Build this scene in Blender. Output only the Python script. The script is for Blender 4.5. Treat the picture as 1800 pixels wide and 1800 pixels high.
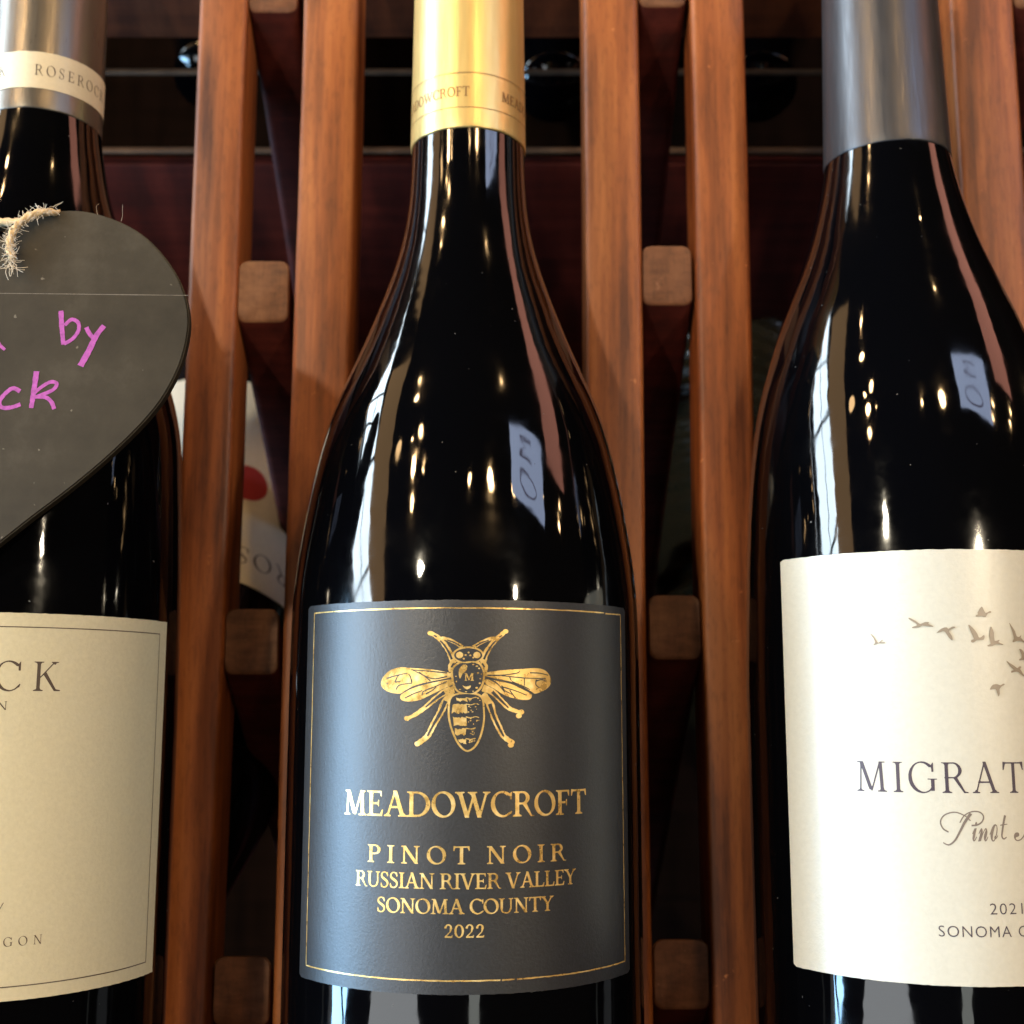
import bpy, bmesh, math, json, random
import numpy as np
from mathutils import Matrix, Vector

# ------------------------------------------------------------------ scene, camera, light
for o in list(bpy.data.objects):
    bpy.data.objects.remove(o)
SC = bpy.context.scene
COL = SC.collection
MM = 0.001
R = math.radians
random.seed(7)

# The sloping face of the rack: local x to the right, y into the rack, z up along the slope.
# The slope rises 34 degrees from the horizontal; DOWN and BACK are the room's directions in it.
SLOPE = 34.0
LEAN = Matrix.Rotation(R(SLOPE - 90), 4, 'X')
FACE = Matrix.Translation((0, 0, 1.1)) @ LEAN
DOWN = Vector((0, math.cos(R(SLOPE)), -math.sin(R(SLOPE))))
BACK = Vector((0, math.sin(R(SLOPE)), math.cos(R(SLOPE))))

cam_data = bpy.data.cameras.new('camera')
cam_data.sensor_width = 36
cam_data.lens = 44
cam_data.clip_start = 0.01
cam_data.clip_end = 50
cam_data.dof.use_dof = True
cam_data.dof.focus_distance = 0.268
cam_data.dof.aperture_fstop = 17
cam = bpy.data.objects.new('camera', cam_data)
COL.objects.link(cam)
cam.matrix_world = FACE @ Matrix.Rotation(R(90) + 0.155, 4, 'X')
SC.camera = cam

world = bpy.data.worlds.new('World')
SC.world = world
world.use_nodes = True
wb = world.node_tree.nodes['Background']
wb.inputs[0].default_value = (1.0, 0.80, 0.62, 1)
wb.inputs[1].default_value = 0.012

VS = SC.view_settings
VS.view_transform = 'Standard'
VS.look = 'None'
VS.exposure = 0.0
VS.gamma = 1.0
SC.cycles.use_denoising = True
SC.cycles.max_bounces = 8
SC.cycles.sample_clamp_indirect = 6

CENTER = FACE @ Vector((-0.011, 0.265, 0.05))

def bulb(direction, dist, watts, radius, color=(1.0, 0.62, 0.28)):
    ld = bpy.data.lights.new('ceiling_bulb', 'POINT')
    ld.energy = watts
    ld.shadow_soft_size = radius
    ld.color = color
    o = bpy.data.objects.new('ceiling_bulb', ld)
    COL.objects.link(o)
    o.location = CENTER + Vector(direction).normalized() * dist

def glow_panel(center, size_x, size_y, radiance, color, target=None):
    ld = bpy.data.lights.new('window_or_wall_glow', 'AREA')
    ld.shape = 'RECTANGLE'
    ld.size = size_x
    ld.size_y = size_y
    ld.energy = radiance * math.pi * size_x * size_y
    ld.color = color
    o = bpy.data.objects.new('window_or_wall_glow', ld)
    COL.objects.link(o)
    o.location = center
    d = (Vector(target) if target is not None else CENTER) - Vector(center)
    o.rotation_euler = d.to_track_quat('-Z', 'Y').to_euler()

# bare filament bulbs strung under the ceiling
BULBS = [((-0.49, 0.42, 0.76), 2.1, 4, .024), ((-0.52, 0.33, 0.79), 2.0, 16, .050), ((-0.48, 0.15, 0.86), 1.9, 9, .046),
         ((-0.55, 0.14, 0.82), 1.9, 3, .022), ((-0.66, 0.16, 0.70), 2.1, 3, .060), ((-0.54, 0.06, 0.84), 1.8, 20, .052),
         ((-0.55, -0.03, 0.84), 1.9, 8, .040), ((-0.45, 0.03, 0.89), 1.9, 1.2, .018), ((0.07, -0.05, 1.0), 1.7, 3, .026),
         ((0.30, -0.03, 0.95), 1.7, 22, .052), ((0.54, 0.0, 0.84), 2.0, 5, .030), ((0.62, 0.02, 0.78), 2.1, 4, .030),
         ((0.77, 0.06, 0.63), 2.3, 3, .030), ((0.77, 0.11, 0.61), 2.4, 3, .030), ((0.88, 0.13, 0.46), 2.7, 4, .030),
         ((0.88, 0.18, 0.44), 2.8, 3, .030), ((0.39, 0.40, 0.83), 2.0, 3, .026), ((0.93, 0.38, 0.12), 2.8, 3, .030)]
for d, dist, w, rad in BULBS:
    bulb(d, dist, w, rad)
# two shaded ceiling lamps that throw the bottle shadows on the wood
bulb((-0.50, -0.30, 0.95), 1.9, 58, .035, (1.0, 0.88, 0.66))
bulb((0.62, -0.35, 0.85), 1.9, 36, .035, (1.0, 0.84, 0.60))

# band of daylight windows along the left side of the room, and one low window nearer the viewer
for y0 in (-0.46, 0.61, 1.68, 2.75):
    for z0 in (2.03, 2.40):
        glow_panel((-3.0, y0, z0), 1.0, 0.34, 26, (0.74, 0.89, 1.0), (0.0, y0, z0))
for z0 in (0.80, 1.35):
    glow_panel((-3.0, -0.40, z0), 1.2, 0.48, 38, (0.36, 0.66, 1.0), (0.0, -0.40, z0))
# paler shop-front glass behind and to the left of the viewer
glow_panel(tuple(CENTER + Vector((-0.60, -0.65, 0.43)).normalized() * 2.6), 1.3, 0.9, 4.5, (0.93, 0.97, 1.0))
glow_panel((0.42, -2.1, 3.0), 0.35, 1.2, 3.0, (0.93, 0.97, 0.90))
# added area lamps: glowing brown wall above the windows, salmon glow on the right
glow_panel((-3.0, 0.9, 3.02), 3.4, 0.80, 2.2, (1.0, 0.60, 0.28))
glow_panel((3.0, 2.15, 2.70), 2.2, 0.75, 3.4, (1.0, 0.40, 0.28), (0.0, 1.6, 1.6))

# ------------------------------------------------------------------ materials
def node_mat(name):
    m = bpy.data.materials.new(name)
    m.use_nodes = True
    return m, m.node_tree.nodes, m.node_tree.links, m.node_tree.nodes['Principled BSDF']

def texcoord(n, l, scale, kind='Object'):
    tc = n.new('ShaderNodeTexCoord')
    mp = n.new('ShaderNodeMapping')
    mp.inputs['Scale'].default_value = scale
    l.new(tc.outputs[kind], mp.inputs['Vector'])
    return mp.outputs['Vector']

def noise(n, l, vec, scale=1, detail=4, rough=.6):
    t = n.new('ShaderNodeTexNoise')
    t.inputs['Scale'].default_value = scale
    t.inputs['Detail'].default_value = detail
    t.inputs['Roughness'].default_value = rough
    if vec is not None:
        l.new(vec, t.inputs['Vector'])
    return t

def ramp(n, l, fac, stops):
    r = n.new('ShaderNodeValToRGB')
    els = r.color_ramp.elements
    while len(els) < len(stops):
        els.new(.5)
    for e, (p, c) in zip(els, stops):
        e.position = p
        e.color = (*c, 1) if len(c) == 3 else c
    l.new(fac, r.inputs['Fac'])
    return r

def bump(n, l, height, strength, dist, bsdf):
    b = n.new('ShaderNodeBump')
    b.inputs['Strength'].default_value = strength
    b.inputs['Distance'].default_value = dist
    l.new(height, b.inputs['Height'])
    l.new(b.outputs['Normal'], bsdf.inputs['Normal'])
    return b

def wood(name, c_dark, c_mid, c_light, rough=.42, grain=(330, 330, 14), fleck=.35, spec=.4):
    m, n, l, p = node_mat(name)
    tc = n.new('ShaderNodeTexCoord')
    oi = n.new('ShaderNodeObjectInfo')
    add = n.new('ShaderNodeVectorMath'); add.operation = 'ADD'
    sc = n.new('ShaderNodeVectorMath'); sc.operation = 'SCALE'
    cx = n.new('ShaderNodeCombineXYZ')
    for k in range(3):
        l.new(oi.outputs['Random'], cx.inputs[k])
    l.new(cx.outputs[0], sc.inputs[0]); sc.inputs['Scale'].default_value = 3.7
    l.new(tc.outputs['Object'], add.inputs[0]); l.new(sc.outputs[0], add.inputs[1])
    mp = n.new('ShaderNodeMapping'); mp.inputs['Scale'].default_value = grain
    l.new(add.outputs[0], mp.inputs['Vector'])
    g = noise(n, l, mp.outputs[0], 1, 6, .62)
    mp2 = n.new('ShaderNodeMapping'); mp2.inputs['Scale'].default_value = (110, 110, 16)
    l.new(add.outputs[0], mp2.inputs['Vector'])
    b = noise(n, l, mp2.outputs[0], 1, 3, .5)
    mix = n.new('ShaderNodeMath'); mix.operation = 'MULTIPLY_ADD'
    l.new(b.outputs['Fac'], mix.inputs[0]); mix.inputs[1].default_value = .55
    m2 = n.new('ShaderNodeMath'); m2.operation = 'MULTIPLY'
    l.new(g.outputs['Fac'], m2.inputs[0]); m2.inputs[1].default_value = .5
    l.new(m2.outputs[0], mix.inputs[2])
    r = ramp(n, l, mix.outputs[0], [(.39, c_dark), (.52, c_mid), (.66, c_light)])
    # short dark pores
    mp3 = n.new('ShaderNodeMapping'); mp3.inputs['Scale'].default_value = (1100, 1100, 260)
    l.new(add.outputs[0], mp3.inputs['Vector'])
    pz = noise(n, l, mp3.outputs[0], 1, 2, .5)
    pr = ramp(n, l, pz.outputs['Fac'], [(.34, (1 - fleck * .5,) * 3), (.48, (1, 1, 1))])
    mul = n.new('ShaderNodeMix'); mul.data_type = 'RGBA'; mul.blend_type = 'MULTIPLY'; mul.inputs[0].default_value = 1
    l.new(r.outputs[0], mul.inputs[6]); l.new(pr.outputs[0], mul.inputs[7])
    # pale rubbed dents
    dv = noise(n, l, add.outputs[0], 190, 3, .7)
    dr = ramp(n, l, dv.outputs['Fac'], [(.70, (0, 0, 0)), (.76, (1, 1, 1))])
    mx = n.new('ShaderNodeMix'); mx.data_type = 'RGBA'
    l.new(dr.outputs[0], mx.inputs[0]); l.new(mul.outputs[2], mx.inputs[6])
    mx.inputs[7].default_value = (min(1, c_light[0] * 1.35), c_light[1] * 1.5, c_light[2] * 1.9, 1)
    var = ramp(n, l, oi.outputs['Random'], [(0.0, (.80, .66, .62)), (.5, (1.0, .98, .95)), (1.0, (.92, .84, .80))])
    mv = n.new('ShaderNodeMix'); mv.data_type = 'RGBA'; mv.blend_type = 'MULTIPLY'; mv.inputs[0].default_value = 1
    l.new(mx.outputs[2], mv.inputs[6]); l.new(var.outputs[0], mv.inputs[7])
    l.new(mv.outputs[2], p.inputs['Base Color'])
    p.inputs['Roughness'].default_value = rough
    bump(n, l, g.outputs['Fac'], .30, .0003, p)
    p.inputs['Specular IOR Level'].default_value = spec
    return m

M_SLAT = wood('red_stained_wood', (.105, .030, .010), (.285, .088, .025), (.43, .150, .044), .50)
M_UPRIGHT = wood('end_grain_wood', (.10, .042, .020), (.17, .075, .036), (.24, .115, .058), .6, (160, 420, 420), .3)
M_BOARD = wood('dark_red_wood', (.028, .005, .004), (.050, .008, .006), (.075, .014, .010), .55, (14, 330, 330), .35, .2)
M_VOID = wood('void_shade_black', (.004, .0025, .002), (.007, .004, .003), (.011, .006, .005), .8, (14, 330, 330), .3, .03)  # near-black colour stands for the deep shade behind the slats
M_BEAM = wood('beam_wood', (.05, .014, .006), (.085, .025, .010), (.11, .035, .015), .5, (14, 330, 330))
M_STRIP = wood('lit_shelf_edge', (.05, .034, .022), (.085, .06, .04), (.12, .09, .06), .5, (14, 330, 330))  # paler colour stands for light caught on the boards' top edges

def glass(name, tint=(.0010, .0011, .0016)):
    m, n, l, p = node_mat(name)
    v = texcoord(n, l, (1, 1, 1))
    d = noise(n, l, v, 900, 1, .5)
    dr = ramp(n, l, d.outputs['Fac'], [(.80, (*tint,)), (.815, (.07, .07, .066))])
    l.new(dr.outputs[0], p.inputs['Base Color'])
    sm = noise(n, l, v, 45, 5, .65)
    sr = ramp(n, l, sm.outputs['Fac'], [(.42, (.03,) * 3), (.70, (.13,) * 3)])
    rg = ramp(n, l, d.outputs['Fac'], [(.80, (0, 0, 0)), (.815, (.6,) * 3)])
    ad = n.new('ShaderNodeMath'); ad.operation = 'ADD'
    l.new(sr.outputs[0], ad.inputs[0]); l.new(rg.outputs[0], ad.inputs[1])
    l.new(ad.outputs[0], p.inputs['Roughness'])
    p.inputs['IOR'].default_value = 1.52
    p.inputs['Specular IOR Level'].default_value = .5
    w = noise(n, l, texcoord(n, l, (55, 55, 40)), 1, 3, .55)
    bump(n, l, w.outputs['Fac'], .10, .0016, p)
    return m
M_GLASS = glass('dark_bottle_glass')
M_GLASS_OLIVE = glass('dark_olive_glass', (.014, .013, .008))

def paper(name, col, rough, spec=.5, bump_scale=900, bump_amt=.2, coat=0.0, vary=.12, coat_rough=.3, depth=.00005):
    m, n, l, p = node_mat(name)
    v = texcoord(n, l, (1, 1, 1))
    t = noise(n, l, v, bump_scale, 4, .65)
    r = ramp(n, l, t.outputs['Fac'], [(.3, tuple(c * (1 - vary) for c in col)), (.7, tuple(min(1, c * (1 + vary)) for c in col))])
    l.new(r.outputs[0], p.inputs['Base Color'])
    p.inputs['Roughness'].default_value = rough
    p.inputs['Specular IOR Level'].default_value = spec
    p.inputs['Coat Weight'].default_value = coat
    p.inputs['Coat Roughness'].default_value = coat_rough
    bump(n, l, t.outputs['Fac'], bump_amt, depth, p)
    return m
M_CHARCOAL = paper('charcoal_label_paper', (.0115, .0138, .0185), .42, .75, 1700, 1.0, vary=.4, depth=.000055)
M_CREAM = paper('cream_label_paper', (.60, .585, .43), .62, .3, 1100, 1.0, vary=.05, depth=.00012)
M_PEARL = paper('pearl_label_paper', (.535, .525, .445), .36, .9, 800, 1.0, .4, .04, .28, depth=.00008)
M_BAND = paper('cream_band', (.64, .58, .42), .45, .5, 900, .1, vary=.04)
M_PINKPAPER = paper('pink_label_paper', (.60, .33, .36), .6, .3, 900, .1, vary=.05)
M_WHITEPAPER = paper('dusty_label_paper', (.66, .62, .50), .6, .3, 900, .1, vary=.05)
M_RED = paper('red_print', (.34, .035, .035), .6, .3, 900, .1, vary=.1)
M_SIGNINK = paper('faded_sign_ink', (.40, .20, .30), .6, .3, 900, .1, vary=.1)
M_INK = paper('brown_ink', (.060, .040, .028), .5, .5, 900, .1, vary=.1)
M_INKGREY = paper('plum_ink', (.055, .042, .060), .42, .5, 900, .1, vary=.1)
M_INKSOFT = paper('grey_script_ink', (.17, .14, .12), .40, .6, 900, .1, vary=.1)
M_EMBOSS = paper('bird_emboss', (.25, .205, .15), .35, .8, 900, .1, vary=.06)
M_CAPINK = paper('cap_ink', (.24, .12, .035), .45, .5, 900, .1, vary=.1)
M_CHALK = paper('pink_chalk_marker', (.34, .07, .33), .6, .3, 900, .5, vary=.3)
M_FIBER = paper('twine_fiber', (.62, .46, .26), .8, .2, 2500, .3, vary=.2)
M_FUZZ = paper('twine_fuzz', (.66, .58, .46), .7, .2, 2500, .1, vary=.1)

def metal(name, col, rough, metallic=1.0, dents=0.0, coat=0.0):
    m, n, l, p = node_mat(name)
    t = noise(n, l, texcoord(n, l, (700, 700, 60)), 1, 4, .6)
    r = ramp(n, l, t.outputs['Fac'], [(.3, tuple(c * .9 for c in col)), (.7, col)])
    l.new(r.outputs[0], p.inputs['Base Color'])
    p.inputs['Metallic'].default_value = metallic
    p.inputs['Roughness'].default_value = rough
    p.inputs['Coat Weight'].default_value = coat
    b1 = bump(n, l, t.outputs['Fac'], .08, .00005, p)
    if dents:
        dn = noise(n, l, texcoord(n, l, (170, 170, 70)), 1, 3, .55)
        b2 = n.new('ShaderNodeBump')
        b2.inputs['Strength'].default_value = dents
        b2.inputs['Distance'].default_value = .0008
        l.new(dn.outputs['Fac'], b2.inputs['Height'])
        l.new(b2.outputs['Normal'], b1.inputs['Normal'])
        sc_ = noise(n, l, texcoord(n, l, (1500, 1500, 90)), 1, 2, .6)
        rr_ = ramp(n, l, sc_.outputs['Fac'], [(.4, (rough,) * 3), (.68, (rough * .72,) * 3)])
        l.new(rr_.outputs[0], p.inputs['Roughness'])
    return m
M_GOLDCAP = metal('gold_foil_capsule', (.70, .52, .20), .42, .62, .16)
M_GREYCAP = metal('pewter_capsule', (.055, .055, .060), .42, .55, .16)
M_GREYCAP2 = metal('grey_capsule', (.13, .12, .105), .38, .65, .16)
def foil():
    m, n, l, p = node_mat('gold_foil_print')
    v = texcoord(n, l, (1, 1, 1))
    t = noise(n, l, v, 420, 3, .6)
    r = ramp(n, l, t.outputs['Fac'], [(.30, (.64, .39, .11)), (.52, (.80, .54, .18)), (.72, (.96, .76, .36))])
    l.new(r.outputs[0], p.inputs['Base Color'])
    p.inputs['Metallic'].default_value = .6
    rg = ramp(n, l, t.outputs['Fac'], [(.3, (.22,) * 3), (.7, (.42,) * 3)])
    l.new(rg.outputs[0], p.inputs['Roughness'])
    g = noise(n, l, v, 900, 2, .5)
    bump(n, l, g.outputs['Fac'], .5, .00004, p)
    return m
M_FOIL = foil()

def chalkboard():
    m, n, l, p = node_mat('chalkboard_paint')
    v = texcoord(n, l, (1, 1, 1))
    a = noise(n, l, v, 34, 7, .68)
    s = noise(n, l, v, 420, 2, .5)
    sr = ramp(n, l, s.outputs['Fac'], [(.715, (0, 0, 0)), (.75, (1, 1, 1))])
    base = ramp(n, l, a.outputs['Fac'], [(.36, (.020, .0165, .0105)), (.52, (.031, .0262, .017)), (.72, (.060, .052, .038))])
    mx = n.new('ShaderNodeMix'); mx.data_type = 'RGBA'
    l.new(sr.outputs[0], mx.inputs[0]); l.new(base.outputs[0], mx.inputs[6])
    mx.inputs[7].default_value = (.13, .115, .09, 1)
    l.new(mx.outputs[2], p.inputs['Base Color'])
    p.inputs['Roughness'].default_value = .62
    p.inputs['Specular IOR Level'].default_value = .22
    g = noise(n, l, v, 1500, 3, .6)
    bump(n, l, g.outputs['Fac'], .3, .00004, p)
    return m
M_BOARDPAINT = chalkboard()
M_CREASE = paper('chalk_line', (.13, .115, .095), .6, .3, 900, .1, vary=.3)

# ------------------------------------------------------------------ helpers
def link(name, me, mat, parent=None, smooth=True):
    o = bpy.data.objects.new(name, me)
    COL.objects.link(o)
    if mat is not None:
        me.materials.append(mat)
    if smooth:
        for f in me.polygons:
            f.use_smooth = True
    if parent is not None:
        o.parent = parent
    return o

def from_bm(name, bm, mat, parent=None, smooth=True):
    me = bpy.data.meshes.new(name)
    bm.to_mesh(me)
    bm.free()
    return link(name, me, mat, parent, smooth)

def root(name, pos_mm, label, category, group=None, extra=None):
    o = bpy.data.objects.new(name, None)
    o.empty_display_size = .02
    COL.objects.link(o)
    o.matrix_world = FACE @ Matrix.Translation(Vector(pos_mm) * MM) @ (extra or Matrix.Identity(4))
    o['label'] = label
    o['category'] = category
    if group:
        o['group'] = group
    return o

def smooth_profile(pts, z0, z1, step=1.0, sigma=3.0):
    pts = sorted(pts)
    zz = np.arange(z0 - 30, z1 + 30 + step, step)
    rr = np.interp(zz, [p[0] for p in pts], [p[1] for p in pts])
    k = np.arange(-15, 16) * step
    ker = np.exp(-k * k / (2 * sigma * sigma)); ker /= ker.sum()
    r2 = np.convolve(np.pad(rr, 15, mode='edge'), ker, 'valid')
    return [(z, r) for z, r in zip(zz, r2) if z0 - 1e-6 <= z <= z1 + 1e-6]

def lathe(prof, segs=160, cap=True, rib=None, edge=0.0):
    """prof: list of (z, r) in mm, bottom to top."""
    bm = bmesh.new()
    rows = []
    for z, r in prof:
        row = []
        for k in range(segs):
            a = 2 * math.pi * k / segs
            q = r + (rib(a, z, r) if rib else 0)
            dz = edge * (math.sin(3 * a + 1) + .6 * math.sin(11 * a)) if edge and z < prof[0][0] + .6 else 0
            row.append(bm.verts.new((q * math.sin(a) * MM, -q * math.cos(a) * MM, (z + dz) * MM)))
        rows.append(row)
    for a, b in zip(rows, rows[1:]):
        for k in range(segs):
            bm.faces.new((a[k], a[(k + 1) % segs], b[(k + 1) % segs], b[k]))
    if cap:
        bm.faces.new(rows[0][::-1])
        bm.faces.new(rows[-1])
    return bm

def wrap(r, s, z):
    a = s / r
    return (r * math.sin(a) * MM, -r * math.cos(a) * MM, z * MM)

def patch(r, s0, s1, z0, z1, thick=.12, n=64, corner=0.0):
    """label paper wrapped on a cylinder of radius r (mm); has real thickness."""
    bm = bmesh.new()
    cols = []
    zs = [z0 + (z1 - z0) * k / 10 for k in range(11)]
    rnd = random.Random(3)
    for i in range(n + 1):
        s = s0 + (s1 - s0) * i / n
        e = min(s - s0, s1 - s)
        d = 0
        if corner > 0 and e < corner:
            d = corner - math.sqrt(max(0, corner ** 2 - (corner - e) ** 2))
        j0, j1 = rnd.uniform(-.05, .05), rnd.uniform(-.05, .05)
        col = []
        for rad in (r + .01, r + thick):
            c = []
            for q, z in enumerate(zs):
                zz = z + (d + j0 if q == 0 else (-d - j1 if q == 10 else 0))
                c.append(bm.verts.new(wrap(rad, s, zz)))
            col.append(c)
        cols.append(col)
    m = len(zs)
    for a, b in zip(cols, cols[1:]):
        for q in range(m - 1):
            bm.faces.new((a[1][q], b[1][q], b[1][q + 1], a[1][q + 1]))
        bm.faces.new((a[0][0], b[0][0], b[1][0], a[1][0]))
        bm.faces.new((a[1][-1], b[1][-1], b[0][-1], a[0][-1]))
    for c, flip in ((cols[0], 1), (cols[-1], 0)):
        for q in range(m - 1):
            f = [c[0][q], c[1][q], c[1][q + 1], c[0][q + 1]]
            bm.faces.new(f[::-1] if flip else f)
    bm.normal_update()
    return bm

def sharp_label(o):
    me = o.data
    for f in me.polygons:
        f.use_smooth = True
    me.set_sharp_from_angle(angle=R(40))

def flat_from_splines(loops):
    """2-D filled shape with holes from closed loops, as a bmesh in mm."""
    cu = bpy.data.curves.new('shape', 'CURVE')
    cu.dimensions = '2D'
    cu.fill_mode = 'BOTH'
    for p in loops:
        sp = cu.splines.new('POLY')
        sp.points.add(len(p) - 1)
        for q, (a, b) in zip(sp.points, p):
            q.co = (a, b, 0, 1)
        sp.use_cyclic_u = True
    return curve_to_bm(cu)

def curve_to_bm(cu):
    o = bpy.data.objects.new('shape', cu)
    COL.objects.link(o)
    dg = bpy.context.evaluated_depsgraph_get()
    me = bpy.data.meshes.new_from_object(o.evaluated_get(dg))
    bm = bmesh.new()
    bm.from_mesh(me)
    bpy.data.objects.remove(o)
    bpy.data.curves.remove(cu)
    bpy.data.meshes.remove(me)
    return bm

def slice_x(bm, step):
    xs = [v.co.x for v in bm.verts]
    x = math.floor(min(xs) / step) * step
    while x < max(xs):
        bmesh.ops.bisect_plane(bm, geom=bm.verts[:] + bm.edges[:] + bm.faces[:], plane_co=(x, 0, 0), plane_no=(1, 0, 0))
        x += step

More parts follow.
